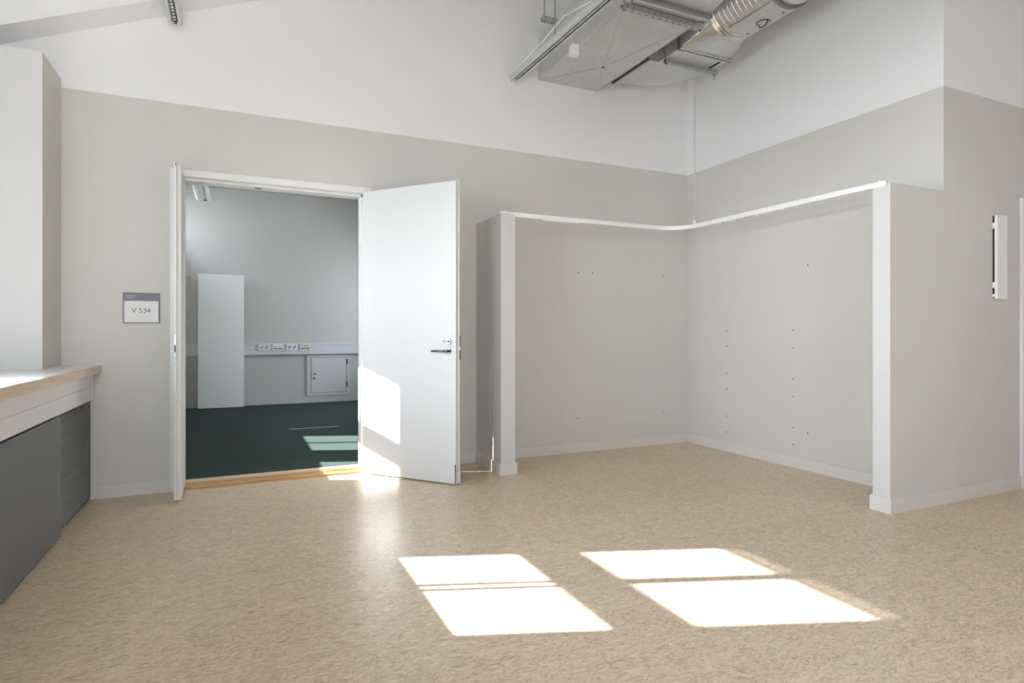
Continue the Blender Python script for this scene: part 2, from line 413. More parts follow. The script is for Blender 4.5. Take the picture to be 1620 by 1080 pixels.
# ceiling ------------------------------------------------------------------
b = MB()
b.poly([(XL-.15, zc(XL-.15)), (XK, zc(XK)), (XE+.15, 5.3), (XE+.15, 5.42), (XK, 5.42), (XL-.15, zc(XL-.15)+.12)], 'Y', YREAR-.15, YB2)
b.poly([(XL-.15, zc(XL-.15)), (XK, zc(XK)), (3.75, 5.3), (3.75, 5.42), (XK, 5.42), (XL-.15, zc(XL-.15)+.12)], 'Y', YB2, YF+.15)
struct(b.build('ceiling', ['ceil_paint']), 'white pitched ceiling rising to the right', 'ceiling')
b = MB()
x1 = 4.3
b.poly([(XL, zc(XL)-.30), (x1, zc(XK)-.30 + .42*(x1-XK) if x1 > XK else 0), (x1, zc(x1)), (XK, zc(XK)), (XL, zc(XL))], 'Y', 4.735, YB)
bm = b.build('trim_1', ['white_paint']); struct(bm, 'white boxed beam sloping along the top of the doorway wall', 'beam')

# chase in the corner -------------------------------------------------------
pil = MB().box(XL, 4.548, SZ, -1.094, YB, 2.883).build('wall_chase', ['chase_paint', 'beige_paint'])
for p in pil.data.polygons:
    if p.normal.x > .5: p.material_index = 1
struct(pil, 'boxed-in corner chase standing on the window sill', 'wall')

# baseboards ----------------------------------------------------------------
BH, BT = .095, .013
def base(name, parts, label, m='base_paint'):
    b = MB()
    for (x0, y0, x1, y1) in parts:
        b.box(x0, y0, 0, x1, y1, BH-.004); b.box(x0+.002*(x1-x0 > .5), y0+.002*(y1-y0 > .5), BH-.004, x1, y1, BH)
    o = b.build(name, [m]); return struct(o, label, 'baseboard')
base('baseboard_back', [(-.93, YB-BT, -.448, YB), (1.006, YB-BT, 1.936, YB), (2.065, YB-BT, XR-BT, YB)], 'painted baseboard along the doorway wall')
base('baseboard_right', [(XR-BT, 2.585, XR, YB)], 'pale baseboard along the right wall of the niche')
base('baseboard_front', [(3.766, YR-BT, 5.27, YR), (3.766, YR, 3.779, 2.578), (3.779, 2.565, XR, 2.578)], 'pale baseboard wrapped round the low partition end')
base('baseboard_left', [(1.923, 4.43, 1.936, YB-BT), (1.923, 4.417, 2.078, 4.43), (2.065, 4.43, 2.078, YB-BT)], 'pale baseboard wrapped round the narrow stub wall')
base('baseboard_far', [(XL, YF-BT, 3.6, YF)], 'grey baseboard under the far wall of the carpeted room', 'grey_paint')

# low stub walls --------------------------------------------------------------
s1 = MB().box(1.936, 4.43, 0, 2.065, YB, 2.125).build('wall_stub', ['beige_paint', 'stub_paint'])
for p in s1.data.polygons:
    if p.normal.y < -.5 or p.normal.z > .5: p.material_index = 1
struct(s1, 'narrow stub wall with a pale front edge between open door and niche', 'wall')
MB().box(1.9345, 4.66, .095, 1.936, 4.668, 2.12).build('joint_strip', ['stub_paint'], s1)
s2 = MB().box(3.779, YR, 0, XR, 2.565, 2.112).build('wall_partition', ['beige_paint', 'stub_paint'])
for p in s2.data.polygons:
    if p.normal.x < -.5 or p.normal.z > .5: p.material_index = 1
struct(s2, 'low partition with a pale end face closing the niche on the right', 'wall')

# screw holes -----------------------------------------------------------------
def holes(parent, pts, axis):
    first = None
    c0 = None
    for (a, z) in pts:
        p = Vector((a, YB, z)) if axis == 'Y' else Vector((XR, a, z))
        d = Vector((0, -1, 0)) if axis == 'Y' else Vector((-1, 0, 0))
        if first is None:
            first = MB().cyl(p-d*.004, p+d*.0015, .0062, 10).build('screw_hole', ['dark_steel'], parent); c0 = p
        else: copy_part(first, parent, p-c0)
holes(wall_back, [(2.995, 1.737), (3.153, 1.738), (4.017, 1.741), (2.988, .331), (4.025, .322)], 'Y')
holes(wall_alcove, [(4.42, z) for z in (1.175, 1.026, .761, .607, .341, .187)]+[(3.654, z) for z in (1.177, 1.025, .758, .606, .340, .193)]+[(3.51, .313), (3.51, 1.722)], 'X')

# ------------------------------------------------------------------ doorway
b = MB()
b.box(-.448, 4.962, 0, OL, YB, 2.349, bev=.003).box(OR, 4.962, 0, 1.003, YB, 2.349, bev=.003).box(OL, 4.962, OT, OR, YB, 2.349, bev=.003)
b.box(OL-.03, 4.975, 0, OL, 5.235, OT+.02).box(OR, 4.975, 0, OR+.03, 5.235, OT+.02).box(OL, 4.975, OT, OR, 5.235, OT+.02)
b.box(OL, 5.03, 0, OL+.014, 5.12, OT).box(OR-.014, 5.03, 0, OR, 5.12, OT).box(OL, 5.03, OT-.014, OR, 5.12, OT)
b.box(OL-.07, YB2, 0, OL, 5.235, 2.37).box(OR, YB2, 0, OR+.07, 5.235, 2.37).box(OL-.07, YB2, OT, OR+.07, 5.235, 2.37)
dfr = b.build('trim_2', ['frame_white']); struct(dfr, 'white frame round the double doorway', 'door frame')
MB().box(.12, 5.06, OT-.017, .17, 5.085, OT-.0135).build('strike_plate', ['dark_steel'], dfr)
b = MB().box(OL, 4.99, 0, OR, 5.09, .018, bev=.004).box(OL, 5.098, 0, OR, 5.16, .024, bev=.004)
th = empty('trim_3', (.27, 5.09, 0)); struct(th, 'two-strip wooden threshold in the doorway', 'threshold')
MB().box(OL, 4.995, 0, OR, 5.075, .016, bev=.004).build('threshold_strip', ['threshold_wood'], th)
MB().box(OL, 5.079, 0, OR, 5.14, .021, bev=.004).build('threshold_strip', ['threshold_wood'], th)
MB().box(OL, 5.144, 0, OR, 5.235, .022, bev=.004).build('threshold_strip', ['threshold_pale'], th)

# door leaves: local x along the leaf from the hinge, local y = thickness, z up
def leaf(name, hinge, ang, width, side, label):
    e = empty(name, (hinge[0], hinge[1], 0), ang); struct(e, label, 'door')
    T = .044
    y0, y1 = (0, side*.028); 
    a, c = sorted((0, side*.026)); d0, d1 = sorted((side*.026, side*T))
    MB().box(.0, a, .012, width-.014, c, 2.302, bev=.002).build('leaf_face', ['door_white'], e, local=True)
    MB().box(.022, d0, .014, width, d1, 2.312, bev=.002).build('leaf_back', ['door_white'], e, local=True)
    return e
hx, hy = .932, 4.935
ang = math.atan2(4.25-4.96, 1.50-.925)
L = math.hypot(1.495-hx, 4.262-hy)
ang = math.atan2(4.262-hy, 1.495-hx)
# visible face is the one looking towards -x: to the right of the direction hinge->edge
dr = leaf('door_1', (hx, hy), ang, L+.012, 1, 'wide white door leaf standing open to the right, with lever handle')
def rose(zc_, r, name='rose'):
    return MB().cyl((L-.065, -.0, zc_), (L-.065, -.009, zc_), r, 28)
sx = L-.068
hd = MB().cyl((sx, 0, 1.016), (sx, -.009, 1.016), .026, 28).build('handle_rose', ['steel'], dr, smooth=True, local=True)
MB().cyl((sx, -.008, 1.016), (sx, -.05, 1.016), .010, 16).tube([(sx, -.05, 1.016), (sx-.02, -.055, 1.016), (sx-.045, -.056, 1.016), (sx-.118, -.052, 1.015)], .0095, 14).build('lever', ['steel'], hd, smooth=True, local=True)
th_ = MB().cyl((sx, 0, 1.088), (sx, -.010, 1.088), .026, 28).build('lock_rose', ['steel'], dr, smooth=True, local=True)
MB().box(sx-.036, -.026, 1.084, sx+.012, -.010, 1.094, bev=.003).build('thumb_turn', ['steel'], th_, local=True)
MB().box(L+.0115, .027, .95, L+.0135, .042, 1.13).box(L+.0135, .030, 1.02, L+.022, .040, 1.05).build('lock_plate', ['steel'], dr, local=True)
for z in (.25, 1.2, 2.05):
    MB().cyl((-.004, .016, z), (-.004, .016, z+.09), .006, 12).build('hinge', ['frame_white'], dr, local=True)
MB().box(L-.010, -.003, .015, L-.002, .0, .16).build('edge_bolt', ['steel'], dr, local=True)

hlx, hly = -.362, 4.948
ll = math.hypot(-.345+.0-hlx, 4.640-hly)
dl = leaf('door_2', (-.358, 4.952), math.atan2(4.645-4.952, -.352+.358), .315, -1, 'narrow white door leaf standing open on the left, seen edge-on')
MB().box(.3155, -.040, .93, .3175, -.030, 1.14).box(.3175, -.0385, 1.02, .3185, -.0315, 1.07, 1).build('strike_plate', ['steel', 'black'], dl, local=True)
MB().box(.3155, -.034, 2.288, .3175, -.028, 2.306).build('flush_bolt', ['steel'], dl, local=True)
for z in (.25, 1.2, 2.05):
    MB().cyl((-.008, -.006, z), (-.008, -.006, z+.09), .007, 12).build('hinge', ['frame_white'], dl, local=True)

# door at the right edge ------------------------------------------------------
b = MB()
b.box(5.27, YR-.018, 0, D3L, YR, 2.15, bev=.003).box(D3R, YR-.018, 0, D3R+.06, YR, 2.15, bev=.003).box(D3L, YR-.018, D3T, D3R, YR, 2.15, bev=.003)
b.box(D3L-.03, YR-.005, 0, D3L, YR+.165, D3T+.03).box(D3R, YR-.005, 0, D3R+.03, YR+.165, D3T+.03).box(D3L, YR-.005, D3T, D3R, YR+.165, D3T+.03)
struct(b.build('trim_4', ['frame_white']), 'white door frame cut off by the right edge', 'door frame')
d3 = MB().box(D3L+.003, YR+.04, .01, D3R-.003, YR+.085, D3T-.003, bev=.002).build('door_3', ['door_white']); struct(d3, 'closed white door beyond the right edge', 'door')
MB().cyl((D3L+.07, YR+.04, 1.02), (D3L+.07, YR-.0, 1.02), .012, 14).cyl((D3L+.07, YR+.002, 1.02), (D3L+.19, YR+.002, 1.02), .009, 14).build('handle', ['steel'], d3, smooth=True)

# ------------------------------------------------------------------ window-side built-in
sl = empty('window_sill', (-1.18, 1.0, .877))
tag(sl, 'long window sill board with pale birch front edge above the grey covers', 'window sill')
MB().box(XL, YREAR, .882, -.870, YB, SZ, 0, bev=.002).build('sill_board', ['sill_top'], sl)
MB().box(-.870, YREAR, .877, -.862, YB, SZ-.001, bev=.001).build('edge_strip', ['sill_wood'], sl)

sb = MB().box(XL, YB2+.02, .882, -.955, YF-.08, SZ, bev=.002).build('window_sill', ['sill_top']); tag(sb, 'window sill board of the carpeted room, hidden left of the doorway', 'window sill')
cf = empty('cable_conduit', (-.95, 1.0, .685)); tag(cf, 'long pale grey metal cable conduit under the window sill', 'conduit')
MB().box(-1.02, YREAR, .688, -.922, YB, .877).build('body', ['conduit'], cf)
MB().box(-.922, YREAR, .785, -.912, YB-.002, .874, bev=.002).build('cover', ['conduit'], cf)
MB().box(-.922, YREAR, .690, -.915, YB-.002, .782, bev=.002).build('cover', ['conduit'], cf)
MB().box(-.924, YB-.012, .70, -.908, YB, .876).build('end_cap', ['alu'], cf)
# black box put in as the shade behind the covers
hp = MB().box(XL+.005, YREAR, 0.05, -.99, YB, .686).build('cover_shade', ['black']); tag(hp, 'black box added as the shade behind the anthracite covers', 'shade filler')
ys = [(2.12, 4.112), (.10, 2.09), (-1.92, .07), (-3.38, -1.95)]
labs = ['smooth anthracite radiator cover panel nearest the slatted grille', 'second anthracite radiator cover panel from the slatted grille', 'third anthracite radiator cover panel from the slatted grille', 'fourth anthracite radiator cover panel from the slatted grille']
for (a, c), lb in zip(ys, labs):
    p = MB()
    p.box(-.924, a, .004, -.906, c, .680).box(-.990, a, .655, -.906, c, .680)
    p.bm.free(); p = MB()
    p.poly([(-.985, .012), (-.906, .012), (-.906, .672), (-.914, .680), (-.985, .680), (-.985, .672), (-.918, .672), (-.918, .020), (-.985, .020)], 'Y', a, c)
    o = p.build('radiator_cover', ['anthracite']); tag(o, lb, 'radiator cover')
    MB().poly([(-.984, .022), (-.919, .022), (-.919, .671), (-.984, .671)], 'Y', c-.003, c-.001).build('end_plate', ['anthracite'], o)
g = empty('radiator_grille', (-.95, 4.55, 0)); tag(g, 'horizontally slatted anthracite radiator grille in the corner under the sill', 'grille')
MB().box(-.985, 4.125, .012, -.944, YB-.012, .676).build('slat_shade', ['slat_gap_shade'], g)  # dark sheet behind the slats so their gaps look shaded
b = MB(); n = 49
for k in range(n):
    z = .022+k*(.650/(n))
    b.poly([(-.944, z), (-.934, z), (-.930, z+.002), (-.930, z+.005), (-.934, z+.0068), (-.944, z+.0068)], 'Y', 4.13, YB-.03)
tag(b.build('slats', ['anthracite_slat'], g), kind='stuff')
MB().box(-.975, YB-.03, .012, -.926, YB-.013, .676).build('end_post', ['anthracite'], g)
MB().box(-.985, 4.125, .674, -.930, YB-.012, .682).build('top_rail', ['anthracite'], g)
MB().box(-.985, 4.125, .008, -.930, YB-.012, .018).build('bottom_rail', ['anthracite'], g)

# ------------------------------------------------------------------ room sign
sg = empty('room_sign', (-.624, 4.97, 1.223)); tag(sg, 'small grey and white room number sign left of the doorway', 'sign')
MB().box(-.737, 4.968, 1.222, -.511, YB, 1.438, bev=.0015).build('plate', ['sign_grey'], sg)
pp = MB().box(-.728, 4.9665, 1.228, -.519, 4.9682, 1.380).build('insert', ['paper'], sg)
def text(body, size, x, z, y, parent, m, name='lettering', sx=1.0):
    cu = bpy.data.curves.new('t', 'FONT'); cu.body = body; cu.size = size; cu.extrude = .0004; cu.align_x = 'LEFT'
    o = bpy.data.objects.new('t', cu); COL.objects.link(o)
    dg = bpy.context.evaluated_depsgraph_get(); me = bpy.data.meshes.new_from_object(o.evaluated_get(dg))
    bpy.data.objects.remove(o)
    me.transform(Matrix.Translation((x, y, z)) @ Matrix.Rotation(math.radians(90), 4, 'X') @ Matrix.Diagonal((sx, 1, 1, 1)))
    me.transform(wm(parent).inverted())
    me.materials.clear(); me.materials.append(M[m])
    q = bpy.data.objects.new(name, me); COL.objects.link(q); q.parent = parent
    MAT[q.name] = wm(parent)
    return q
text('V 534', .050, -.684, 1.294, 4.9660, pp, 'ink', sx=.98)
text('KONTOR', .0145, -.722, 1.412, 4.9672, sg, 'ink_pale')
text('OFFICE', .0145, -.722, 1.397, 4.9672, sg, 'ink_pale')

# ------------------------------------------------------------------ curtain rail over the niche
rail = empty('curtain_rail', (3.0, 4.45, 2.1)); tag(rail, 'white curved curtain rail spanning the niche from stub wall to partition', 'curtain rail')
RZ, RY, RX, RC = 2.125, 4.455, 3.782, .26
pts = [(1.94, RY, RZ), (2.6, RY, RZ), (RX-RC, RY, RZ)]
for k in range(1, 17):
    a = math.pi/2*k/16
    pts.append((RX-RC+RC*math.sin(a), RY-RC+RC*math.cos(a), RZ))
pts += [(RX, 3.4, RZ-.004), (RX, 2.475, RZ-.012)]
MB().sweep_rect(pts, .020, .036).build('rail', ['plastic'], rail)
gl0 = MB().box(3.60, RY-.006, RZ-.027, 3.606, RY+.006, RZ-.018).build('glider', ['plastic'], rail)
MB().box(2.33, RY-.004, RZ-.026, 2.68, RY+.004, RZ-.018).build('stop_strip', ['plastic'], rail)
for k, yy in enumerate([4.16, 4.10, 4.05, 3.97, 3.93, 3.86, 3.83, 3.80, 3.76, 3.55, 3.52, 3.46, 3.42, 3.39, 3.35, 3.31, 3.28, 3.18, 3.15]):
    copy_part(gl0, rail, Vector((RX-3.603, yy-RY, -.001-.006*(4.16-yy)/1.7)))
for p in ((1.985, RY, RZ+.018), (RX, 2.52, RZ+.006)):
    MB().cyl(p, (p[0], p[1], p[2]+.008), .009, 12).build('screw_cap', ['plastic'], rail)
rdx, rdy = 3.782, 4.245
MB().box(rdx-.009, rdy-.009, RZ+.018, rdx+.009, rdy+.009, RZ+.052).build('hanger_bracket', ['plastic'], rail)
MB().cyl((rdx+.0, rdy, RZ+.045), (rdx+.0, rdy, 3.548), .0046, 10).build('hanger_rod', ['alu'], rail)

# ------------------------------------------------------------------ ducts
def perf_channel(name, x0, x1, y0, z0, w, h, label, parentlabel=None, n=11):
    # U shaped perforated channel lying along x
    e = empty(name, ((x0+x1)/2, y0, z0)); tag(e, label, 'bracket')
    t = .003
    MB().poly([(y0, z0), (y0+w, z0), (y0+w, z0+h), (y0+w-t, z0+h), (y0+w-t, z0+t), (y0+t, z0+t), (y0+t, z0+h), (y0, z0+h)], 'X', x0, x1).build('channel', ['galv_mid'], e)
    b = MB()
    for k in range(n):
        x = x0+.03+(x1-x0-.06)*k/(n-1)
        b.cyl((x, y0-.0006, z0+h*.55), (x, y0+.002, z0+h*.55), 0.0048, 10)
        b.box(x-.010, y0+w*.38, z0-.0006, x+.010, y0+w*.60, z0+.002)
    tag(b.build('perforations', ['dark_steel'], e), kind='stuff')
    return e
def rod(parent, x, y, z0, z1, name='threaded_rod', r=.0045, nut=None):
    o = MB().cyl((x, y, z0), (x, y, z1), r, 8).build(name, ['galv_dark'], parent)
    if nut is not None: MB().cyl((x, y, nut), (x, y, nut+.008), .009, 6).build('nut', ['steel'], parent)
    return o

# rectangular duct into the wall
DX0, DX1, DZ0, DZ1, DYN = 2.557, 3.190, 3.52, 3.905, 3.47
du = empty('rectangular_duct', (2.87, 4.2, DZ0)); tag(du, 'wide galvanised rectangular duct running into the wall beside the cable rail', 'duct')
b = MB()
b.box(DX0, DYN, DZ0, DX1, YB, DZ1)
dbody = b.build('duct_body', ['galv'], du)
# cross-broken bottom sheet, bulging slightly to its centre
cx, cy = 2.91, 4.42
for i, (p, q) in enumerate((((DX0, 3.62), (DX0, YB-.002)), ((DX0, YB-.002), (DX1, YB-.002)), ((DX1, YB-.002), (DX1, 3.62)), ((DX1, 3.62), (DX0, 3.62)))):
    b = MB(); v = [b.bm.verts.new((p[0], p[1], DZ0-.001)), b.bm.verts.new((q[0], q[1], DZ0-.001)), b.bm.verts.new((cx, cy, DZ0-.036)),
                   b.bm.verts.new((p[0], p[1], DZ0+.002)), b.bm.verts.new((q[0], q[1], DZ0+.002)), b.bm.verts.new((cx, cy, DZ0+.002))]
    for f in ((0, 1, 2), (3, 5, 4), (0, 3, 4, 1), (1, 4, 5, 2), (2, 5, 3, 0)): b.bm.faces.new([v[j] for j in f])
    bmesh.ops.recalc_face_normals(b.bm, faces=b.bm.faces[:])
    b.build('bottom_fold', ['galv'], du)
for p in ((DX0, 3.62), (DX0, YB-.01), (DX1, YB-.01), (DX1, 3.62)): MB().tube([(p[0], p[1], DZ0-.002), (cx, cy, DZ0-.0365)], .0009, 6).build('crease', ['galv_dark'], du)
MB().cyl((cx+.0, cy, DZ0-.046), (cx+.0, cy, DZ0-.030), .011, 14).build('screw', ['steel'], du, smooth=True)
MB().box(DX0-.004, DYN, DZ0-.004, DX0+.004, YB, DZ0+.004).box(DX1-.004, DYN, DZ0-.004, DX1+.004, YB, DZ0+.004).build('seam', ['galv_shiny'], du)
MB().box(DX0-.006, YB-.008, DZ0-.014, DX1+.006, YB, DZ0-.0).box(DX0-.010, YB-.008, DZ0-.006, DX0-.0, YB, DZ1).build('sealant', ['plastic'], du)
for k, yy in enumerate((3.405, 3.435)):
    m_ = 'galv_shiny' if k else 'galv_dark'
    o_ = .028
    MB().box(DX0-o_, yy, DZ0-o_, DX1+o_*.6, yy+.027, DZ0).box(DX0-o_, yy, DZ0, DX0, yy+.027, DZ1).box(DX1, yy, DZ0, DX1+o_*.6, yy+.027, DZ1).box(DX0-o_, yy, DZ1, DX1+o_*.6, yy+.027, DZ1+o_).build('flange', [m_], du)
# tapering piece towards the camera
b = MB(); R = []
for y, xa, xb, za, zb_ in ((DYN-.065, DX0, DX1, DZ0, DZ1), (2.4, DX0+.03, DX1-.25, DZ0+.02, DZ1)):
    R.append([Vector((xa, y, za)), Vector((xb, y, za)), Vector((xb, y, zb_)), Vector((xa, y, zb_))])
b.rings(R); b.build('taper_section', ['galv'], du)
b = MB().box(DX0+.03, .2, DZ0+.02, DX1-.25, 2.4, DZ1); b.build('duct_body', ['galv'], du)

c1 = perf_channel('channel_bracket', 2.50, 3.235, 3.535, 3.474, .041, .041, 'perforated steel channel carrying the wide rectangular duct from below', n=12)
rod(c1, 2.518, 3.556, 3.46, zc(2.5)-.0, nut=3.466); rod(c1, 3.222, 3.556, 3.46, zc(3.2), nut=3.466)
ca = perf_channel('channel_bracket', 2.44, 3.28, 4.66, 3.912, .041, .041, 'short perforated steel channel lying across the top of the wide duct', n=12)
rod(ca, 2.466, 4.68, 3.90, zc(2.45), nut=3.955); rod(ca, 3.25, 4.68, 3.90, zc(3.2)-.005, nut=3.955)

# elbow branching off the wide duct
EZ0, EZ1 = 3.59, 3.87
el = empty('duct_elbow', (3.6, 4.5, EZ0)); tag(el, 'curved flat-bottomed galvanised duct elbow turning between wide duct and round duct', 'duct')
ECX, ECY, EA, EB = 3.345, 4.25, .655, .60
arc = [(ECX+EA*math.cos(math.radians(a)), ECY+EB*math.sin(math.radians(a))) for a in range(0, 91, 5)]
MB().poly([(3.345, 4.33), (3.44, 4.33), (3.44, 4.25)]+arc, 'Z', EZ0, EZ1).build('elbow_body', ['galv'], el, smooth=True)
b = MB(); b.tube([(x+.002, y+.002, EZ0+.002) for x, y in arc], .0035, 6); b.build('seam', ['galv_shiny'], el, smooth=True)
MB().box(3.310, 4.315, EZ0-.016, 3.326, 4.875, EZ1+.02).build('flange', ['galv_dark'], el)
MB().box(3.328, 4.315, EZ0-.016, 3.346, 4.875, EZ1+.02).build('flange', ['galv'], el)
MB().box(3.197, 4.34, EZ0, 3.309, 4.85, EZ1-.02).build('connector', ['galv_dark'], el)
MB().box(3.44, 4.07, EZ0, 3.995, 4.249, EZ1).build('damper_box', ['galv'], el)
MB().cyl((3.44, 4.17, 3.73), (3.42, 4.17, 3.73), .012, 12).build('bolt', ['steel'], el)
MB().box(3.428, 4.225, EZ0-.002, 3.440, 4.240, EZ1).build('seam', ['galv_shiny'], el)
MB().box(3.93, 4.10, EZ0-.002, 3.955, 4.235, EZ0).build('dark_strip', ['black'], el)  # small black strip on the underside near the right edge
for yy, mm, o_ in ((4.050, 'galv_shiny', .012), (4.036, 'galv_dark', .016), (4.020, 'galv_shiny', .013)):
    MB().box(3.44-o_, yy, EZ0-o_, 4.00+o_, yy+.012, EZ0).box(3.44-o_, yy, EZ0, 3.44, yy+.012, EZ1+.06).box(4.00, yy, EZ0, 4.00+o_, yy+.012, EZ1+.06).box(3.44-o_, yy, EZ1+.06, 4.00+o_, yy+.012, EZ1+.06+o_).build('flange', [mm], el)
c2 = perf_channel('channel_bracket', 3.45, 4.045, 4.232, 3.552, .037, .0375, 'perforated steel channel under the curved duct elbow', n=12)
rod(c2, 4.020, 4.252, 3.50, 4.30, nut=3.544); rod(c2, 3.462, 4.252, 3.535, 3.60, nut=3.544)

# round spiral duct with square-to-round piece
CX, CZ, CR = 3.705, 3.845, .262
rd = empty('spiral_duct', (CX, 3.0, CZ-CR)); tag(rd, 'round ribbed galvanised spiral duct with an access hatch, top right', 'duct')
NS = 64
def circ(y, r, cx=CX, cz=CZ): return [Vector((cx+r*math.cos(2*math.pi*i/NS+math.pi/NS*0), y, cz+r*math.sin(2*math.pi*i/NS))) for i in range(NS)]
def rect(y, x0, x1, z0, z1):
    out = []
    xm, zm, hx_, hz_ = (x0+x1)/2, (z0+z1)/2, (x1-x0)/2, (z1-z0)/2
    for i in range(NS):
        a = 2*math.pi*i/NS; c, s_ = math.cos(a), math.sin(a)
        q = (i % 16)                      # bunch the samples at the corners, as sheet metal transitions are folded
        a2 = 2*math.pi*((i//16)*16 + 8 + (q-8)*(abs(q-8)/8)**1.5)/NS; c, s_ = math.cos(a2), math.sin(a2)
        k = 1/max(abs(c), abs(s_)); out.append(Vector((xm+hx_*c*k, y, zm+hz_*s_*k)))
    return out
R0, R1 = rect(4.018, 3.44, 4.00, EZ0, EZ1+.06), circ(3.74, CR)
b = MB(); b.rings([[p.lerp(q, t) for p, q in zip(R0, R1)] for t in (0, .5, 1)]); b.build('square_to_round', ['galv_shiny'], rd, smooth=True)
b = MB(); b.rings([circ(y, r) for y, r in ((3.745, CR), (3.742, CR+.012), (3.728, CR+.018), (3.714, CR+.012), (3.709, CR+.004), (3.695, CR+.010), (3.685, CR))], cap=False); b.build('collar', ['galv_shiny'], rd, smooth=True)
prof = []; y = 3.68
while y > 0.3:
    prof += [(y, CR), (y-.034, CR), (y-.038, CR+.0035), (y-.043, CR+.0035)]; y -= .0465
b = MB(); b.rings([circ(y, r) for y, r in prof]); b.build('spiral_tube', ['galv_shiny'], rd, smooth=True)
# hatch casing: curved plate hugging the lower right side
def arcplate(y0, y1, a0, a1, r0, r1, n=14):
    R = []
    for k in range(n+1):
        a = math.radians(a0+(a1-a0)*k/n); c, s_ = math.cos(a), math.sin(a)
        R.append([Vector((CX+r0*c, y0, CZ+r0*s_)), Vector((CX+r1*c, y0, CZ+r1*s_)), Vector((CX+r1*c, y1, CZ+r1*s_)), Vector((CX+r0*c, y1, CZ+r0*s_))])
    return MB().rings(R)
ht = arcplate(3.63, 3.19, 244, 330, CR+.002, CR+.016).build('hatch', ['galv'], rd, smooth=True)
def onduct(y, a, r):
    a = math.radians(a); return Vector((CX+r*math.cos(a), y, CZ+r*math.sin(a)))
hp_, nrm = onduct(3.40, 271, CR+.016), Vector((math.cos(math.radians(271)), 0, math.sin(math.radians(271))))
tx = nrm.cross(Vector((0, 1, 0)))
ring = [hp_+nrm*.004+(Vector((0, 1, 0))*math.cos(t*math.pi/12)+tx*math.sin(t*math.pi/12))*.050 for t in range(9, 24)]
MB().tube(ring, .0035, 8).build('hatch_rim', ['black'], ht, smooth=True)
MB().tube([hp_+Vector((0, .045, 0)), hp_+nrm*.03+Vector((0, .03, 0)), hp_+nrm*.035, hp_+nrm*.03-Vector((0, .03, 0)), hp_-Vector((0, .045, 0))], .006, 10).build('hatch_handle', ['steel'], ht, smooth=True)
for yy, aa in ((3.585, 277), (3.235, 277)):
    p = onduct(yy, aa, CR+.016); n_ = (p-Vector((CX, yy, CZ))).normalized(); MB().cyl(p, p+n_*.004, .011, 4).build('hatch_screw', ['steel'], ht)
for yy in (3.175, 3.02):
    b = MB(); b.rings([circ(y, r) for y, r in ((yy, CR), (yy, CR+.018), (yy-.012, CR+.018), (yy-.012, CR))], cap=False); b.build('collar', ['galv_dark'], rd, smooth=True)
rod(rd, CX, 2.2, CZ+CR-.01, zc(CX)-.005); rod(rd, CX, .8, CZ+CR-.01, zc(CX)-.005)
MB().rings([circ(1.2, CR+.006), circ(1.23, CR+.006)]).build('pipe_clamp', ['galv_dark'], rd, smooth=True)

# cable / lighting rail left of the duct
cr = empty('cable_rail', (2.29, 4.95, 3.45), math.atan(.0236)); tag(cr, 'grey slotted metal cable rail running diagonally past the wide duct', 'cable rail')
# local: -y runs towards the camera
prof = [(-.034, 0), (-.022, 0), (-.022, .010), (-.028, .010), (-.028, .050), (.028, .050), (.028, .010), (.022, .010), (.022, 0), (.034, 0), (.034, .056), (-.034, .056)]
MB().poly(prof, 'Y', -4.2, 0).build('channel', ['alu'], cr, local=True)
MB().box(-.006, -4.2, .004, .006, -.02, .012).build('inner_rail', ['alu'], cr, local=True)
MB().box(-.026, -4.2, .018, .026, -.01, .020).build('dark_slot', ['black'], cr, local=True)
MB().cyl((0, -.75, .056), (0, -.75, zc(2.3)-3.45), .0045, 8).build('threaded_rod', ['galv_dark'], cr, local=True)
MB().cyl((0, -2.9, .056), (0, -2.9, zc(2.3)-3.45), .0045, 8).build('threaded_rod', ['galv_dark'], cr, local=True)
wc = MB().tube([(2.262, 4.78, 3.512), (2.258, 4.6, 3.516), (2.262, 4.3, 3.53), (2.272, 4.15, 3.56), (2.28, 4.0, 3.585), (2.30, 3.85, 3.57), (2.31, 3.6, 3.52)], .0055, 8).build('white_cable', ['plastic'])
tag(wc, 'loose white cable lying along the top of the cable rail', 'cable')
jb = empty('junction_box', (2.47, 4.17, 3.33)); tag(jb, 'small white junction box hanging on a cable below the wide duct', 'junction box')
MB().box(2.434, 4.134, 3.385, 2.496, 4.196, 3.475, bev=.006).build('box', ['plastic'], jb)
MB().tube([(2.465, 4.165, 3.472), (2.462, 4.17, 3.50), (2.44, 4.16, 3.53), (2.40, 4.13, 3.53), (2.372, 4.12, 3.50)], .004, 8).build('cable', ['plastic'], jb, smooth=True)

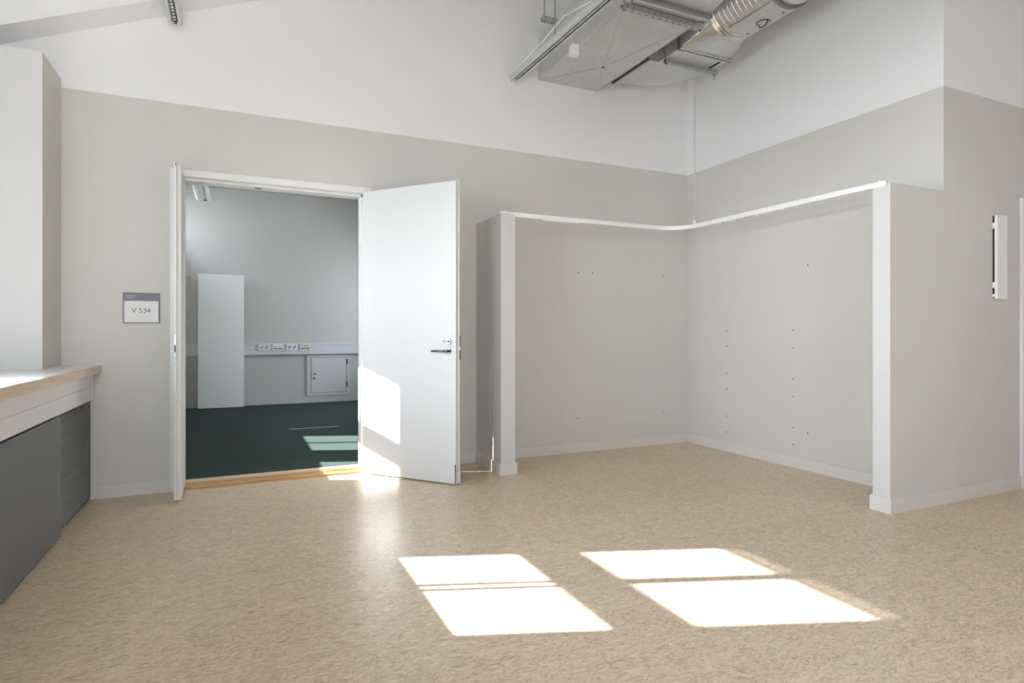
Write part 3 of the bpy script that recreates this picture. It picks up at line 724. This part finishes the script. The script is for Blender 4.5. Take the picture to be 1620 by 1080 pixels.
# lighting rail at the top left
def light_rail(name, x0, x1, ye, z, ln, label, ms, rods, zt):
    e = empty(name, ((x0+x1)/2, ye, z)); tag(e, label, 'light rail')
    w = (x1-x0)/2; xm = (x0+x1)/2
    prof = [(-w, .012), (-w+.008, 0), (-w+.024, 0), (-w+.026, .020), (w-.026, .020), (w-.024, 0), (w-.008, 0), (w, .012), (w, .062), (w-.012, .074), (-w+.012, .074), (-w, .062)]
    MB().poly([(xm+p[0], z+p[1]) for p in prof], 'Y', ye-ln, ye).build('housing', [ms], e)
    MB().poly([(xm+p[0], z+p[1]) for p in prof], 'Y', ye, ye+.004).build('end_cap', [ms], e)
    b = MB(); k = 0; y = ye-.03
    while y > ye-1.3:
        b.box(xm-.011, y-.022, z+.014, xm+.006, y, z+.0195); y -= .045
    tag(b.build('contact_strip', ['galv_shiny'], e), kind='stuff')
    b = MB(); b.box(xm-.017, ye-ln, z+.0185, xm+.017, ye-.01, z+.0205).box(xm-.008, ye-.016, z+.006, xm+.010, ye+.0045, z+.019)
    b.build('dark_inset', ['dark_steel'], e)
    for r in rods: MB().cyl((xm, ye-r, z+.074), (xm, ye-r, zt), .0045, 8).build('threaded_rod', ['galv_dark'], e)
    return e
light_rail('light_rail', -.447, -.358, 4.86, 3.345, 3.4, 'grey metal lighting rail hanging at the top left of the main room', 'alu', (.5, 2.6), zc(-.4))
l2 = empty('ceiling_luminaire', (-.47, 10.17, 3.155)); tag(l2, 'pale twin-edged strip luminaire seen through the top of the doorway', 'lamp')
MB().poly([(-.572, 3.175), (-.548, 3.155), (-.536, 3.157), (-.530, 3.178), (-.432, 3.178), (-.430, 3.157), (-.376, 3.155), (-.372, 3.175), (-.372, 3.205), (-.572, 3.205)], 'Y', 6.6, 10.17).build('housing', ['plastic'], l2)
MB().box(-.437, 6.6, 3.152, -.428, 10.165, 3.180).build('dark_slot', ['dark_steel'], l2)
for x in (-.455, -.405): MB().cyl((x, 10.169, 3.172), (x, 10.180, 3.172), .016, 14).build('end_socket', ['black'], l2)
for y in (9.6, 7.2): MB().cyl((-.47, y, 3.205), (-.47, y, zc(-.47)), .0045, 8).build('hanger_rod', ['galv_dark'], l2)

# ------------------------------------------------------------------ things in the carpeted room
ct = empty('cable_trunking', (.8, YF-.03, .80)); tag(ct, 'long pale grey cable trunking along the far wall beyond the doorway', 'cable trunking')
MB().box(XL+.02, YF-.055, .800, 3.58, YF-.003, .982, bev=.003).build('body', ['fascia'], ct)
MB().box(XL+.02, YF-.062, .806, 3.58, YF-.055, .862, bev=.002).build('cover', ['fascia'], ct)
MB().box(XL+.02, YF-.062, .962, 3.58, YF-.055, .979, bev=.002).build('cover', ['fascia'], ct)
yo = YF-.070
outs = [(.300, 'power', 'leftmost white double power socket on the far trunking'), (.508, 'data', 'white double data outlet without sticker on the far trunking'),
        (.720, 'power', 'white double power socket between the two data outlets'), (.928, 'data', 'white data outlet with a yellow sticker on the far trunking')]
for x, kd, lb in outs:
    e = empty('wall_outlet', (x+.08, yo, .872)); tag(e, lb, 'outlet', 'outlets on the far trunking')
    MB().box(x, yo-.004, .872, x+.162, YF-.054, .977, bev=.003).build('plate', ['plastic'], e)
    for k in (0, 1):
        xm = x+.045+.074*k
        if kd == 'power':
            s_ = MB().cyl((xm, yo-.005, .922), (xm, yo-.003, .922), .030, 24).build('socket_face', ['fascia'], e)
            MB().box(xm-.020, yo-.0065, .900, xm-.006, yo-.0045, .916).box(xm+.006, yo-.0065, .928, xm+.020, yo-.0045, .944).box(xm-.008, yo-.0062, .914, xm+.008, yo-.0045, .930).build('pin_holes', ['dark_steel'], s_)
        else:
            MB().box(xm-.026, yo-.0055, .894, xm-.004, yo-.0035, .912).box(xm+.004, yo-.0055, .894, xm+.026, yo-.0035, .912).build('data_jack', ['black'], e)
            MB().box(xm-.026, yo-.0052, .930, xm+.026, yo-.0035, .955).build('label_field', ['fascia'], e)
    if 'yellow' in lb: MB().poly([(x+.056, .945), (x+.082, .962), (x+.112, .945), (x+.092, .934), (x+.086, .915), (x+.076, .934)], 'Y', yo-.0085, yo-.0062).build('sticker', ['yellow'], e)

cb = empty('wall_cabinet', (1.38, YF-.03, .115)); tag(cb, 'small pale grey metal cabinet door set low in the far wall', 'cabinet')
X0, X1, Z0, Z1 = 1.040, 1.731, .115, .793
b = MB()
for q in ((X0, Z0, X1, Z0+.045), (X0, Z1-.045, X1, Z1), (X0, Z0+.045, X0+.060, Z1-.045), (X1-.05, Z0+.045, X1, Z1-.045)): b.box(q[0], YF-.022, q[1], q[2], YF, q[3])
b.build('frame', ['cabinet'], cb)
MB().box(X0+.058, YF-.008, Z0+.043, X1-.048, YF, Z1-.043).build('recess', ['black'], cb)
dd = MB().box(X0+.066, YF-.026, Z0+.050, X1-.058, YF-.010, Z1-.050, bev=.002).build('door', ['cabinet'], cb)
MB().cyl((X0+.122, YF-.026, .475), (X0+.122, YF-.045, .475), .014, 14).box(X0+.112, YF-.056, .462, X0+.132, YF-.044, .488).build('knob', ['steel'], dd)
MB().cyl((X0+.112, YF-.026, .405), (X0+.112, YF-.034, .405), .017, 16).build('lock', ['steel'], dd)
for z in (.245, .625): MB().cyl((X1-.045, YF-.032, z), (X1-.045, YF-.032, z+.09), .009, 12).build('hinge', ['steel'], cb, smooth=True)

bd = MB().box(-.321, -.026, 0, .321, 0, 2.062, bev=.002)
bd.bm.transform(Matrix.Translation((-.231, YF-.135, .001)) @ Matrix.Rotation(math.radians(-1.6), 4, 'X'))
bo = bd.build('leaning_board', ['board']); tag(bo, 'tall pale grey board leaning against the far wall on the carpet', 'board')

lw = MB().tube([(-.785, 10.36, 2.42), (-.792, 10.35, 2.25), (-.784, 10.35, 2.12), (-.79, 10.36, 2.04)], .011, 8)
lw = lw.build('dangling_cable', ['dark_steel']); tag(lw, 'dark cable end hanging beside the narrow door leaf on the far wall', 'cable')
lw2 = MB().tube([(-.77, 10.37, 2.12), (-.72, 10.36, 2.06), (-.66, 10.36, 2.03), (-.64, 10.36, 2.035)], .006, 8).build('dangling_cable', ['plastic']); tag(lw2, 'short pale cable end curling right on the far wall', 'cable')
st = MB().box(.56, 7.60, 0, 1.14, 7.61, .003).build('sun_sliver', ['fascia']); tag(st, 'thin pale strip standing in for a sliver of sun on the green carpet', 'sun sliver')  # solid pale strip in place of a thin sliver of sunlight

# ------------------------------------------------------------------ white panel at the right wall
wp = empty('wall_panel', (4.98, YR-.015, 1.4)); tag(wp, 'slim white wall-mounted panel held off the wall by clips at right', 'panel')
MB().box(4.919, YR-.031, 1.396, 5.046, YR-.012, 1.995, bev=.002).build('front_panel', ['plastic'], wp)
MB().box(4.921, YR-.0115, 1.402, 5.04, YR, 1.990).build('gap_shade', ['black'], wp)  # black sheet put in as the shade in the gap behind the panel
for z in (1.475, 1.900, 1.41): MB().box(4.913, YR-.016, z, 4.9205, YR-.001, z+(.04 if z != 1.41 else .02)).build('clip', ['plastic'], wp)

# ground outside -----------------------------------------------------------
struct(MB().box(-40, -40, -6.2, XO-.6, 40, -6).build('ground', ['outside']), 'pale ground outside the windows', 'ground')
